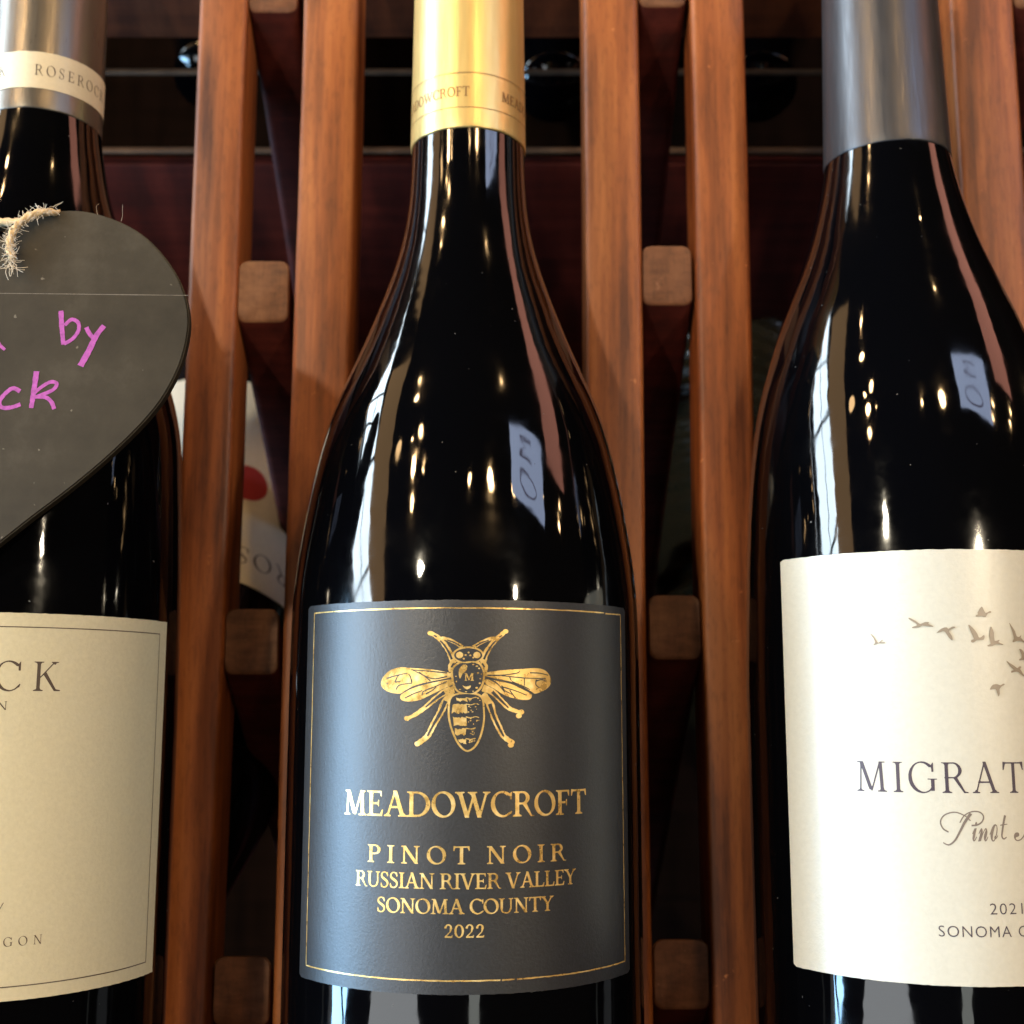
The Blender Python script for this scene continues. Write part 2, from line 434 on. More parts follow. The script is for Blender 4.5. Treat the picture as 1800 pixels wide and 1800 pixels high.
GLYPHS = json.loads(r'''{"medium":{"O":[86,"203,-10 159,-1 128,12 80,47 53,79 29,119 9,175 2,212 2,284 9,325 29,381 56,425 78,451 112,478 153,499 206,510 228,510 272,501 312,482 342,459 379,419 404,375 419,331 429,275 430,228 422,181 407,131 385,91 362,61 322,25 284,4 247,-7","215,34 241,32 272,38 297,53 316,71 335,103 347,137 354,169 358,222 347,297 332,344 313,381 292,412 266,439 244,454 214,466 191,469 159,463 134,448 112,425 95,397 80,353 74,316 73,266 77,231 89,181 102,147 123,109 153,71 188,46"],"C":[78,"203,-10 153,1 103,28 74,53 32,113 15,153 2,212 2,288 15,344 34,391 56,425 78,451 103,472 131,490 181,507 219,511 262,503 308,484 347,458 353,460 367,484 378,491 383,475 381,344 366,339 351,344 348,406 343,412 331,414 295,416 263,444 241,458 206,469 184,469 147,455 117,428 96,394 84,361 73,291 74,259 84,197 93,166 116,117 131,93 156,65 181,46 206,35 234,30 256,33 291,50 322,83 353,90 375,117 381,118 388,110 386,97 372,60 356,54 316,20 262,-3 222,-11"],"D":[88,"6,-1 -1,6 0,22 34,36 44,47 48,62 48,431 41,456 28,468 3,475 -1,484 1,494 12,498 216,498 247,491 281,478 326,453 369,414 391,384 413,341 426,294 430,231 423,191 407,144 385,106 358,75 325,46 288,24 247,9 188,-1","133,41 197,40 222,45 247,56 276,75 294,93 328,147 341,181 348,212 351,250 348,288 340,322 326,359 291,411 259,437 216,457 191,461 141,461 131,458 125,450 120,425 120,75 125,50"],"E":[68,"6,-1 -1,6 0,22 34,36 44,47 48,62 48,431 41,456 28,468 3,475 -1,481 0,493 6,498 19,498 281,498 296,494 298,400 296,391 291,387 281,394 264,450 256,459 144,461 128,456 120,428 120,291 122,276 128,271 209,271 219,276 229,316 234,319 241,318 245,306 245,200 241,188 234,187 228,191 220,222 212,229 134,230 122,224 120,72 126,47 131,42 141,39 262,40 272,49 304,122 312,129 322,129 327,125 328,119 310,6 306,1 297,-1"],"F":[62,"6,-1 -1,6 0,22 34,36 44,47 48,62 48,431 41,456 28,468 3,475 -1,481 0,493 6,498 16,498 283,497 289,484 289,387 287,378 278,375 270,384 250,456 241,461 209,461 134,460 126,453 121,431 122,275 134,270 206,271 215,278 223,309 234,312 239,303 239,194 234,182 228,181 222,187 214,222 206,229 131,229 121,222 122,62 126,47 134,38 166,25 170,16 169,4 156,-1"],"T":[76,"112,-1 105,6 107,22 144,40 150,50 154,69 154,453 144,461 59,459 51,447 32,378 26,372 19,371 13,375 11,384 15,500 19,506 25,507 75,499 269,498 306,499 353,507 362,503 367,484 370,391 370,378 366,372 356,371 350,375 328,450 322,459 238,461 227,453 227,62 231,47 241,36 275,22 276,6 272,1 262,-1"],"L":[66,"6,-1 -1,6 0,22 34,36 44,47 48,62 48,431 47,445 41,457 28,468 3,475 -1,481 -1,491 3,496 12,498 156,498 168,494 170,484 166,475 138,465 128,456 124,447 120,428 120,309 120,72 126,47 131,42 141,39 253,41 261,50 296,131 303,137 312,138 317,131 317,119 300,6 295,0 284,-2"],"I":[36,"12,-1 5,6 7,22 44,40 50,50 54,69 55,425 47,456 34,467 9,475 5,481 5,491 9,496 19,498 169,498 176,491 175,478 141,464 131,453 127,438 127,69 134,44 147,32 172,25 176,19 176,6 172,1 162,-1"],"P":[68,"6,-1 -1,6 0,22 34,36 44,47 48,62 48,431 41,456 28,468 3,475 -1,484 1,494 12,498 203,498 241,488 266,475 284,461 312,426 323,403 329,378 329,350 325,328 306,288 275,256 238,235 181,224 128,223 121,216 122,62 126,47 134,38 162,27 168,22 168,3 156,-1","126,266 197,266 222,280 240,300 253,331 258,372 249,406 230,438 209,453 191,460 138,461 126,453 120,422 120,278"],"R":[80,"6,-1 -1,6 0,22 34,36 44,47 48,62 48,428 46,447 38,461 28,468 6,474 0,478 -1,487 3,496 206,498 231,491 256,479 289,450 314,406 320,362 314,328 304,306 292,288 264,256 287,197 358,31 366,24 407,16 413,9 409,1 353,-2 339,3 194,228 181,236 141,236 125,234 121,225 121,69 125,50 131,40 168,22 168,3 156,-1","126,275 178,274 194,277 214,288 235,312 244,338 248,372 238,416 222,441 206,453 188,460 138,461 126,453 120,422 120,288"],"N":[90,"19,-1 12,6 13,22 50,40 57,50 61,66 61,428 57,450 51,459 15,469 11,481 13,494 22,498 81,498 112,498 122,494 334,131 347,116 351,122 352,134 351,434 344,456 328,468 306,475 302,487 304,494 312,498 397,498 431,498 437,494 439,487 434,475 412,468 399,459 393,450 389,434 389,47 406,3 397,-1 341,-1 325,6 113,366 103,375 100,372 98,356 99,66 103,50 109,41 122,32 144,25 148,19 148,6 144,1 134,-1"],"M":[104,"19,-1 12,6 13,22 50,40 62,62 67,141 79,450 72,463 44,465 38,469 36,487 42,497 134,498 147,491 253,150 262,120 269,116 278,136 369,444 375,466 376,494 388,498 481,496 486,487 484,469 478,465 454,462 449,453 458,178 461,103 468,53 473,44 484,34 515,22 517,9 513,1 359,-1 347,4 346,16 350,25 372,32 381,38 389,47 392,59 383,303 375,322 365,300 287,31 275,12 250,12 241,27 216,31 207,41 133,281 122,315 116,322 111,309 102,56 106,44 116,36 144,25 148,19 148,6 144,1 134,-1"],"A":[86,"3,-1 -4,6 -3,22 31,36 46,59 63,67 67,75 181,462 182,475 175,500 179,509 238,511 250,503 342,191 377,72 396,59 409,37 441,25 445,13 441,1 278,1 274,9 275,22 281,26 303,32 309,44 274,159 262,164 150,164 137,162 130,153 99,47 103,34 125,27 131,22 131,3 119,-1","152,206 247,205 258,209 258,219 219,351 206,387 200,387 197,381 150,222 148,212"],"V":[84,"181,-9 174,0 48,428 29,441 16,463 -16,475 -20,481 -19,493 -12,498 -3,498 138,498 149,494 150,478 144,474 122,468 117,462 117,453 214,122 222,105 228,109 326,450 326,459 322,466 300,473 294,478 294,493 306,498 419,498 428,494 429,481 422,474 394,464 379,441 362,432 358,425 246,31 249,-6 238,-11"],"W":[122,"169,-10 162,-6 158,3 45,428 29,441 16,463 -16,475 -20,484 -18,494 -9,498 50,498 138,498 149,494 150,478 119,466 116,453 206,118 212,119 219,137 281,381 269,429 254,441 241,463 209,475 205,487 209,496 359,498 374,494 375,478 347,467 342,450 388,267 422,134 428,122 431,124 513,450 512,459 506,466 481,475 477,481 478,493 491,498 597,498 608,497 613,491 613,481 609,475 578,462 564,441 550,432 547,425 450,31 455,-6 447,-11 394,-11 384,-8 381,-3 316,250 306,283 300,289 293,275 231,34 234,-6 225,-11"],"Y":[80,"122,-1 115,6 116,22 151,38 159,47 163,62 163,231 59,429 50,435 28,438 6,466 -22,475 -26,481 -26,491 -22,496 -12,498 141,496 145,491 143,478 122,468 120,459 191,324 212,290 219,294 234,323 300,459 297,468 272,478 271,487 275,496 394,498 403,496 407,491 403,475 377,466 367,456 356,438 334,435 325,429 237,250 237,59 241,47 250,36 284,22 285,6 281,1 272,-1"],"U":[86,"197,-10 153,1 106,30 73,72 59,103 49,153 48,441 43,453 32,466 3,475 -1,481 -1,491 4,497 16,498 156,498 169,493 170,481 166,475 144,468 131,460 121,434 120,162 118,153 108,144 107,137 121,91 144,58 178,35 209,30 234,33 251,41 272,56 285,72 305,109 316,161 328,172 329,178 329,441 325,453 313,466 282,478 280,487 284,496 406,498 416,496 420,491 420,481 416,475 387,466 375,453 371,441 370,159 361,109 335,56 317,34 297,18 253,-3 216,-11"],"S":[58,"125,-13 84,-3 53,15 38,12 29,16 26,66 17,100 26,122 29,150 38,154 46,147 58,94 80,47 97,34 122,27 156,32 177,44 192,56 207,88 211,109 210,134 197,166 175,192 78,265 53,288 28,331 18,381 23,412 32,438 52,472 91,500 119,510 141,511 172,507 210,487 231,488 237,484 240,444 254,400 243,378 241,355 234,350 227,356 210,412 191,450 175,464 150,473 134,473 112,466 88,447 78,431 71,403 75,375 87,353 105,334 172,291 216,254 235,231 251,203 260,178 264,156 264,125 257,91 249,69 234,41 219,23 200,9 175,-3 153,-10"],"0":[62,"138,-3 109,6 78,27 43,72 28,103 15,144 5,203 5,247 15,306 28,347 46,384 68,412 94,435 116,447 144,454 172,453 200,444 229,425 256,394 276,362 291,322 301,278 305,250 304,197 297,153 285,109 272,81 245,41 225,21 194,3 166,-4","149,34 162,35 178,43 194,58 207,78 226,134 236,197 236,253 232,284 214,356 190,397 175,410 160,416 150,416 134,410 109,381 93,350 84,319 74,247 77,169 92,103 115,59 134,41"],"2":[58,"34,-1 28,6 34,44 178,200 183,228 186,319 195,341 188,375 177,397 162,413 144,420 122,416 101,394 90,369 85,319 80,312 25,313 15,344 16,359 52,419 84,445 109,456 134,460 172,455 209,435 231,414 243,397 253,372 260,338 257,303 244,279 222,207 111,75 100,56 112,52 228,52 238,58 255,84 266,88 271,84 273,75 260,6 256,1 247,-1"]},"light":{"O":[86,"203,-10 156,0 128,12 81,46 56,75 29,119 9,175 2,212 2,288 15,347 29,381 56,425 78,452 112,479 156,500 206,511 228,510 272,501 312,482 341,461 379,419 405,372 419,331 430,275 430,225 422,181 407,131 385,91 364,62 323,25 284,4 247,-7","227,16 262,18 294,30 320,50 338,72 357,106 373,159 376,181 376,253 360,328 340,375 312,416 294,439 262,463 238,475 202,484 184,486 144,474 117,456 90,425 75,397 59,350 52,300 52,266 61,203 71,169 87,131 112,91 141,58 162,40 191,25"],"C":[78,"203,-10 156,0 133,9 103,28 74,53 34,109 15,153 2,209 2,288 8,322 32,387 56,425 80,453 103,472 138,493 169,504 209,511 247,507 281,497 312,482 347,456 353,459 367,484 375,492 381,492 383,350 378,340 356,339 349,344 347,410 319,416 300,435 256,469 225,482 188,486 150,475 122,458 93,425 68,375 58,338 52,275 58,216 70,169 87,128 112,88 134,61 159,40 193,22 222,14 244,14 262,18 294,32 312,46 377,119 381,120 388,113 388,103 372,58 359,57 313,19 262,-4 225,-11"],"G":[86,"203,-10 156,0 133,9 103,28 78,48 58,72 31,114 15,153 2,212 2,291 15,347 34,391 75,448 112,479 156,500 209,511 250,507 281,497 308,484 353,452 372,486 381,493 386,487 386,347 382,341 375,339 359,340 356,344 354,406 351,412 319,416 275,457 250,473 225,482 188,486 149,475 122,458 103,439 77,397 58,338 52,278 59,212 68,175 84,134 112,87 144,52 188,24 222,14 244,14 262,18 297,34 323,56 342,84 342,203 337,213 294,215 290,219 291,226 300,230 428,230 435,228 439,222 434,215 403,214 396,209 395,41 392,31 350,30 337,34 309,16 272,-1 225,-11"],"E":[68,"12,-1 9,3 10,13 47,28 53,34 57,47 58,228 49,250 58,272 58,447 50,470 34,480 12,485 9,494 16,498 75,498 288,498 297,494 298,394 291,386 281,391 260,466 253,476 134,476 117,466 111,441 111,269 119,261 212,262 219,272 228,317 241,319 245,309 245,197 241,187 231,187 227,191 219,228 212,238 122,239 112,234 111,59 117,34 134,24 256,24 270,44 304,122 310,128 322,129 329,122 310,3 300,-2"],"T":[76,"119,-1 115,3 116,14 148,25 159,36 164,56 164,469 156,476 61,475 56,466 31,375 25,371 16,371 12,375 11,384 15,503 22,508 72,499 262,498 306,499 350,507 362,506 367,484 367,412 370,394 370,378 367,372 356,371 350,374 325,462 319,475 228,477 218,472 218,47 225,30 241,20 262,15 266,3 256,-2"],"I":[36,"19,-1 15,3 16,14 47,24 59,36 64,53 64,441 58,466 44,478 18,484 15,494 25,498 162,497 166,491 162,485 141,480 128,472 122,466 118,453 117,53 125,30 141,20 162,15 166,3 156,-2"],"R":[80,"12,-1 9,3 10,13 47,28 53,34 57,47 58,225 49,247 58,269 58,444 51,469 34,480 12,485 9,491 11,497 206,498 231,491 256,479 292,447 316,400 320,378 320,353 312,324 294,291 247,247 268,203 359,28 366,24 409,15 414,6 410,0 350,-2 341,1 192,231 181,236 125,236 116,235 111,228 111,53 117,34 131,22 157,16 160,3 150,-2","115,259 194,259 225,274 251,303 264,334 267,381 260,412 238,450 216,468 191,476 131,476 117,466 111,441 111,269"],"N":[90,"25,-1 21,3 22,14 56,27 63,34 67,50 67,447 64,462 58,472 44,479 19,481 15,484 16,495 34,498 106,498 116,495 121,472 353,83 356,84 358,97 357,453 348,472 334,480 313,484 309,491 316,498 378,498 422,498 429,491 425,484 394,473 387,466 383,450 383,38 384,27 396,6 395,0 347,-1 336,6 97,409 93,406 92,394 93,47 102,28 116,20 138,15 142,6 139,0 131,-2"],"M":[104,"25,-1 21,3 22,14 56,27 63,34 70,56 86,406 84,473 75,479 41,481 36,487 41,497 125,498 135,494 259,94 266,82 275,100 375,438 386,475 384,494 394,498 482,497 486,487 481,481 444,479 437,475 452,119 452,84 460,38 475,23 501,16 504,9 503,2 494,-2 369,-2 359,-1 356,3 358,16 388,24 398,34 401,44 392,322 388,378 388,385 384,385 273,16 269,12 256,12 252,16 249,28 224,31 209,69 116,372 112,378 109,378 105,362 93,47 100,30 116,20 138,15 141,3 131,-2"],"A":[86,"9,-1 5,6 8,16 38,24 47,34 53,48 67,53 72,62 100,159 102,184 110,194 119,222 188,456 192,475 185,503 188,510 231,511 238,506 335,178 372,56 387,47 392,34 403,24 432,16 436,6 431,-1 286,0 283,6 288,15 312,22 321,28 322,34 285,159 278,164 250,164 127,162 121,153 88,34 97,22 123,16 126,9 125,2 116,-2","137,191 266,189 274,194 223,372 207,422 203,424 200,419 137,206"],"K":[84,"12,-1 9,3 10,13 47,28 53,34 57,47 58,447 50,470 34,480 12,485 9,495 19,498 147,498 156,497 160,494 157,484 131,478 119,468 111,447 111,259 112,250 116,249 291,466 294,478 274,484 272,495 281,498 378,498 388,497 391,494 388,485 366,480 352,472 337,449 322,449 312,459 309,458 294,440 209,335 202,319 357,34 372,28 425,16 429,9 428,2 419,-2 341,-2 328,3 169,259 159,269 112,219 111,62 117,34 131,22 157,16 160,3 150,-2"],"S":[58,"116,-3 84,5 56,25 41,12 31,12 28,16 24,100 28,151 41,154 46,147 62,66 72,43 94,26 128,18 162,26 197,49 208,69 216,91 220,109 219,134 207,169 188,195 72,283 58,297 37,334 27,381 37,428 58,466 75,482 103,497 128,504 147,505 184,494 209,478 214,478 225,489 238,485 239,425 245,400 241,352 234,349 227,353 200,452 182,469 159,479 125,479 100,468 84,457 65,419 61,394 65,375 71,359 95,328 178,273 216,239 231,219 250,175 255,153 255,119 247,88 235,59 223,41 206,24 159,0 138,-5"]}}''')

def word_loops(text, style, track, space=.35):
    x, out = 0.0, []
    for ch in text:
        if ch == ' ':
            x += space
            continue
        g = GLYPHS[style][ch]
        for lp in g[1:]:
            out.append([(int(q.split(',')[0]) / 500 + x, int(q.split(',')[1]) / 500) for q in lp.split()])
        x += g[0] / 100 + track
    return out

def fit(loops, s0, s1, z0, z1):
    """scale loops so that they fill s0..s1 by z0..z1"""
    xs = [p[0] for l in loops for p in l]
    a, b = min(xs), max(xs)
    return [[(s0 + (p[0] - a) / (b - a) * (s1 - s0), z0 + p[1] * (z1 - z0)) for p in l] for l in loops]

def wrap_bm(bm, r, lift, step=.8):
    slice_x(bm, step)
    for v in bm.verts:
        v.co = wrap(r + lift, v.co.x, v.co.y)
    bmesh.ops.recalc_face_normals(bm, faces=bm.faces[:])
    bm.normal_update()
    for f in bm.faces:
        c = f.calc_center_median()
        if f.normal.dot(Vector((c.x, c.y, 0))) < 0:
            f.normal_flip()
    return bm

def print_word(name, text, style, r, s0, s1, z0, z1, mat, parent, track=.03, lift=.17, space=.35):
    """every letter is filled by itself, then all are joined into one printed word"""
    letters, x = [], 0.0
    for ch in text:
        if ch == ' ':
            x += space
            continue
        letters.append([[(a + x, b) for a, b in lp] for lp in word_loops(ch, style, 0)])
        x += GLYPHS[style][ch][0] / 100 + track
    xs = [p[0] for g in letters for lp in g for p in lp]
    a, b = min(xs), max(xs)
    out = bmesh.new()
    for k, g in enumerate(letters):
        q = flat_from_splines(g)
        for v in q.verts:
            v.co = (s0 + (v.co.x - a) / (b - a) * (s1 - s0), z0 + v.co.y * (z1 - z0), .002 * (k % 2))
        me = bpy.data.meshes.new('letter')
        q.to_mesh(me); q.free()
        out.from_mesh(me)
        bpy.data.meshes.remove(me)
    return from_bm(name, wrap_layers(out, r, lift, .8), mat, parent, False)

def print_font(name, text, r, s0, s1, z0, mat, parent, lift=.17, offset=0.0, spacing=1.0, height=None, cap=.72):
    """built-in sans lettering; width s0..s1"""
    cu = bpy.data.curves.new('text', 'FONT')
    cu.body = text
    cu.offset = offset
    cu.space_character = spacing
    cu.resolution_u = 4
    bm = curve_to_bm(cu)
    xs = [v.co.x for v in bm.verts]
    a, b = min(xs), max(xs)
    k = (s1 - s0) / (b - a)
    kz = k if height is None else height / cap
    for v in bm.verts:
        v.co = (s0 + (v.co.x - a) * k, z0 + v.co.y * kz, 0)
    return from_bm(name, wrap_bm(bm, r, lift), mat, parent, False)

def catmull(pts, n=6):
    P = [pts[0]] + list(pts) + [pts[-1]]
    out = []
    for i in range(1, len(P) - 2):
        p0, p1, p2, p3 = (np.array(P[k], float) for k in (i - 1, i, i + 1, i + 2))
        for u in np.linspace(0, 1, n, endpoint=False):
            out.append(.5 * ((2 * p1) + (-p0 + p2) * u + (2 * p0 - 5 * p1 + 4 * p2 - p3) * u * u + (-p0 + 3 * p1 - 3 * p2 + p3) * u ** 3))
    out.append(np.array(pts[-1], float))
    return out

def ribbon(bm, pts, w0, w1=None, z=0.0, smooth=True, jitter=0.0, n=6):
    """flat stroke in the x/y plane of bm (mm)"""
    w1 = w0 if w1 is None else w1
    P = catmull(pts, n) if smooth and len(pts) > 2 else [np.array(p, float) for p in pts]
    L = []
    for i, p in enumerate(P):
        a = P[max(0, i - 1)]; b = P[min(len(P) - 1, i + 1)]
        t = b - a; t = t / (np.hypot(*t) + 1e-9)
        nn = np.array((-t[1], t[0]))
        f = i / (len(P) - 1)
        w = (w0 + (w1 - w0) * f) / 2 * (1 + random.uniform(-jitter, jitter))
        L.append((bm.verts.new((*(p + nn * w), z)), bm.verts.new((*(p - nn * w), z))))
    for (a, b), (c, d) in zip(L, L[1:]):
        bm.faces.new((a, b, d, c))

def fill(bm, pts, z=0.0):
    vs = [bm.verts.new((x, y, z)) for x, y in pts]
    f = bm.faces.new(vs)
    bmesh.ops.triangulate(bm, faces=[f])

def wrap_layers(bm, r, lift, step=1.0):
    """wrap a layered flat drawing; vertex z (mm) is extra lift"""
    slice_x(bm, step)
    for v in bm.verts:
        v.co = wrap(r + lift + v.co.z, v.co.x, v.co.y)
    bm.normal_update()
    for f in bm.faces:
        c = f.calc_center_median()
        if f.normal.dot(Vector((c.x, c.y, 0))) < 0:
            f.normal_flip()
    return bm

def box_bm(x0, x1, y0, y1, z0, z1, bev=1.0, segs=2, shear=None):
    bm = bmesh.new()
    bmesh.ops.create_cube(bm, size=1)
    for v in bm.verts:
        v.co = ((x0 + x1) / 2 + v.co.x * (x1 - x0), (y0 + y1) / 2 + v.co.y * (y1 - y0), (z0 + z1) / 2 + v.co.z * (z1 - z0))
    if bev:
        bmesh.ops.bevel(bm, geom=bm.edges[:], offset=bev, segments=segs, profile=.5, affect='EDGES')
    for v in bm.verts:
        v.co *= MM
    return bm

# ------------------------------------------------------------------ the rack
rack = root('wine_rack', (0, 333, 0), 'red stained wooden wine rack of paired slats that the bottles lean on', 'wine rack')
FY = 333.0

def slat(x0, x1, wob=0.0):
    n = 40
    bm = bmesh.new()
    # long slat with softly rounded corners and slightly uneven sawn faces
    sec = []
    c = 1.6
    for cx, cy, a0 in ((x1 - c, c, -90), (x1 - c, 18 - c, 0), (x0 + c, 18 - c, 90), (x0 + c, c, 180)):
        for k in range(4):
            a = R(a0 + 30 * k)
            sec.append((cx + c * math.cos(a), cy + c * math.sin(a)))
    rnd = random.Random(int(x0 * 10))
    ph = rnd.random() * 6
    rows = []
    for i in range(n + 1):
        z = -150 + 680 * i / n
        dx = .25 * math.sin(z * .021 + ph) + wob * (z - 60) / 300
        dy = .2 * math.sin(z * .016 + ph * 2)
        rows.append([bm.verts.new(((x + dx + rnd.uniform(-.05, .05)) * MM, (y + dy) * MM, z * MM)) for x, y in sec])
    m = len(sec)
    for a, b in zip(rows, rows[1:]):
        for k in range(m):
            bm.faces.new((a[k], a[(k + 1) % m], b[(k + 1) % m], b[k]))
    bm.faces.new(rows[0][::-1]); bm.faces.new(rows[-1])
    bmesh.ops.recalc_face_normals(bm, faces=bm.faces[:])
    o = from_bm('slat', bm, M_SLAT, rack)
    o.data.set_sharp_from_angle(angle=R(50))
    return o

for x0, x1, wob in ((-156, -140, 0), (-90.3, -76.4, 1.2), (-60.6, -44.6, .8), (20.2, 36.0, .2), (51.0, 66.2, .6), (126.2, 144.6, 0)):
    slat(x0, x1, wob)

def upright(x0, x1, z0, z1, dy=1.5, length=230):
    """square vertical post whose top is cut off flush with the sloping face"""
    bm = bmesh.new()
    c = 2.6
    sec = []
    for cx, cz, a0 in ((x1 - c, z0 + c, -90), (x1 - c, z1 - c, 0), (x0 + c, z1 - c, 90), (x0 + c, z0 + c, 180)):
        for k in range(5):
            a = R(a0 + 22.5 * k)
            sec.append((cx + c * math.cos(a), cz + c * math.sin(a)))
    rows = []
    for t, inset in ((0, .5), (.7, 0), (length, 0)):
        row = []
        mx, mz = (x0 + x1) / 2, (z0 + z1) / 2
        for x, z in sec:
            k = 1 - inset / 8
            row.append(bm.verts.new(((mx + (x - mx) * k) * MM, (dy + DOWN.y * t) * MM, (mz + (z - mz) * k + DOWN.z * t) * MM)))
        rows.append(row)
    m = len(sec)
    for a, b in zip(rows, rows[1:]):
        for k in range(m):
            bm.faces.new((a[k], b[k], b[(k + 1) % m], a[(k + 1) % m]))
    bm.faces.new(rows[0]); bm.faces.new(rows[-1][::-1])
    bmesh.ops.recalc_face_normals(bm, faces=bm.faces[:])
    o = from_bm('upright_post', bm, M_BOARD, rack)
    o.data.materials.append(M_UPRIGHT)
    for f in o.data.polygons:
        if len(f.vertices) > 8 and f.center.y < .02:
            f.material_index = 1
    # the rounded arris belongs to the cut end as well
    for f in o.data.polygons:
        if len(f.vertices) == 4 and max(o.data.vertices[i].co.y for i in f.vertices) < (dy + 3) * MM:
            f.material_index = 1
    o.data.set_sharp_from_angle(angle=R(40))
    return o

for z0, z1 in ((198.6, 216.5), (105.9, 124.0), (9.1, 26.1), (-80.0, -62.7)):
    upright(-76.2 + random.uniform(-.3, .2), -61.6 + random.uniform(-.5, .1), z0 + random.uniform(-.4, .4), z1 + random.uniform(-.4, .4), 1.2 + random.uniform(-.6, 1.0))
for z0, z1 in ((200, 218), (110.8, 128.5), (13.0, 30.4), (-75.8, -58.4)):
    upright(36.2 + random.uniform(-.1, .3), 50.7 + random.uniform(-.5, .1), z0 + random.uniform(-.4, .4), z1 + random.uniform(-.4, .4), 1.6 + random.uniform(-.6, 1.0))
for z0, z1 in ((200, 218), (110, 128), (13, 30)):
    upright(145, 160, z0, z1, 1.6)

def board(name, y, z_top, height, thick, mat, x0=-260, x1=260, bev=.8):
    """horizontal board standing on edge (its face is vertical in the room)"""
    bm = box_bm(x0, x1, 0, thick, -height, 0, bev)
    o = from_bm(name, bm, mat, rack, True)
    o.data.set_sharp_from_angle(angle=R(40))
    o.matrix_local = Matrix.Translation(Vector((0, y - FY, z_top)) * MM) @ Matrix.Rotation(R(90 - SLOPE), 4, 'X')
    return o
board('cross_beam', 400 - .866 * 45, 229 + .5 * 45, 45, 14, M_BEAM)
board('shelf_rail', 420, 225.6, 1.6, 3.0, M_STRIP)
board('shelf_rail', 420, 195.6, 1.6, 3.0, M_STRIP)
board('apron_board', 424.5, 192.4, 98, 6, M_BOARD)
bp = from_bm('light_block_back', box_bm(-420, 420, 290, 300, -420, 520, 1), M_VOID, rack)  # added dark sheet, hides the background glow behind the bins
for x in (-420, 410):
    from_bm('light_block_side', box_bm(x, x + 10, 25, 289, -420, 520, 1), M_VOID, rack)  # added at both sides to keep light out of the bins
from_bm('light_block_top', box_bm(-409, 409, 25, 289, 510, 520, 1), M_VOID, rack)  # added unseen lid, stops overhead light pouring in behind the slats
# ledge that the leaning bottles stand on, below the picture
led = from_bm('ledge', box_bm(-180, 180, -90, 40, -126, -112, 2), M_SLAT, rack)

# ------------------------------------------------------------------ standing bottles
def bottle(pos, profile, label, base=-112.0, glass_mat=M_GLASS):
    X, Y = pos
    b = root('wine_bottle', (X, Y, 0), label, 'wine bottle', 'wine bottles leaning on the rack')
    prof = smooth_profile(profile, base, 186, 1.0, 3.2)
    foot = [(base - .0, 30.0), (base + .6, 33.5)]
    r0 = prof[0][1]
    low = [(z, r - 3.2 * max(0, 1 - (z - base) / 6) ** 2) for z, r in prof]
    from_bm('glass', lathe([(base, r0 - 9)] + low[1:], 192), glass_mat, b)
    return b

def capsule(parent, z0, z1, ra, rb, mat, lip=.35):
    prof = [(z0, ra - .25), (z0 + .05, ra + .02), (z0 + .5, ra + .08)]
    n = 24
    for k in range(1, n):
        f = k / n
        prof.append((z0 + .5 + (z1 - 3 - z0) * f, ra + .08 + (rb - ra) * f))
    prof += [(z1 - 1.2, rb), (z1 - .4, rb - .4), (z1, rb - 1.4)]
    return from_bm('capsule', lathe(prof, 160, edge=.09), mat, parent)

PROF_M = [(300, 14.0), (183, 13.8), (168, 14.0), (145, 14.4), (136, 14.6), (128.6, 14.95), (121, 15.8), (113.3, 17.4), (105.7, 19.65), (98, 22.4),
          (90.5, 25.2), (83, 28.3), (75.6, 31.5), (68.3, 34.1), (61, 36), (54, 37.5), (47, 38.8), (40, 39.9), (33, 40.9), (24, 41.6), (10, 41.8), (-200, 41.8)]
PROF_R = [(300, 14.0), (150, 14.2), (143, 15.0), (138, 15.9), (131.5, 17.0), (124, 18.8), (116, 21), (108.5, 23.7), (101, 26.6), (93.6, 29.4), (86, 31.6),
          (79, 33.7), (71, 35.4), (64, 36.5), (56, 37.4), (49, 38.0), (35, 38.8), (6, 39.7), (-200, 39.7)]
PROF_L = [(300, 13.6), (160, 13.6), (150, 13.8), (144, 14.5), (138, 15.6), (130, 17.2), (122, 19.6), (114, 22.4), (106, 25.4), (98, 28.4), (90, 31.2), (84, 33.2),
          (75, 36.1), (66, 37.7), (50, 38.5), (34, 39.0), (0, 39.5), (-200, 39.5)]

# --- middle bottle
bm_ = bottle((-11.3, 305), PROF_M, 'dark bottle with gold capsule and charcoal label bearing a gold bee')
RM = 41.8
cap = capsule(bm_, 141.4, 206, 14.75, 14.0, M_GOLDCAP)
for k, z in enumerate((146.7, 155.9)):
    q = bmesh.new()
    ribbon(q, [(s, z) for s in np.linspace(-30, 30, 60)], .16, smooth=False)
    from_bm('band_line', wrap_layers(q, 14.78, .09, 1), M_CAPINK, cap, False)
print_word('lettering', 'MEADOWCROFT', 'medium', 14.72, -23.4, .8, 149.6, 152.2, M_CAPINK, cap, .04, .12)
print_word('lettering', 'MEADOWCROFT', 'medium', 14.72, 9.4, 33.6, 149.6, 152.2, M_CAPINK, cap, .04, .12)

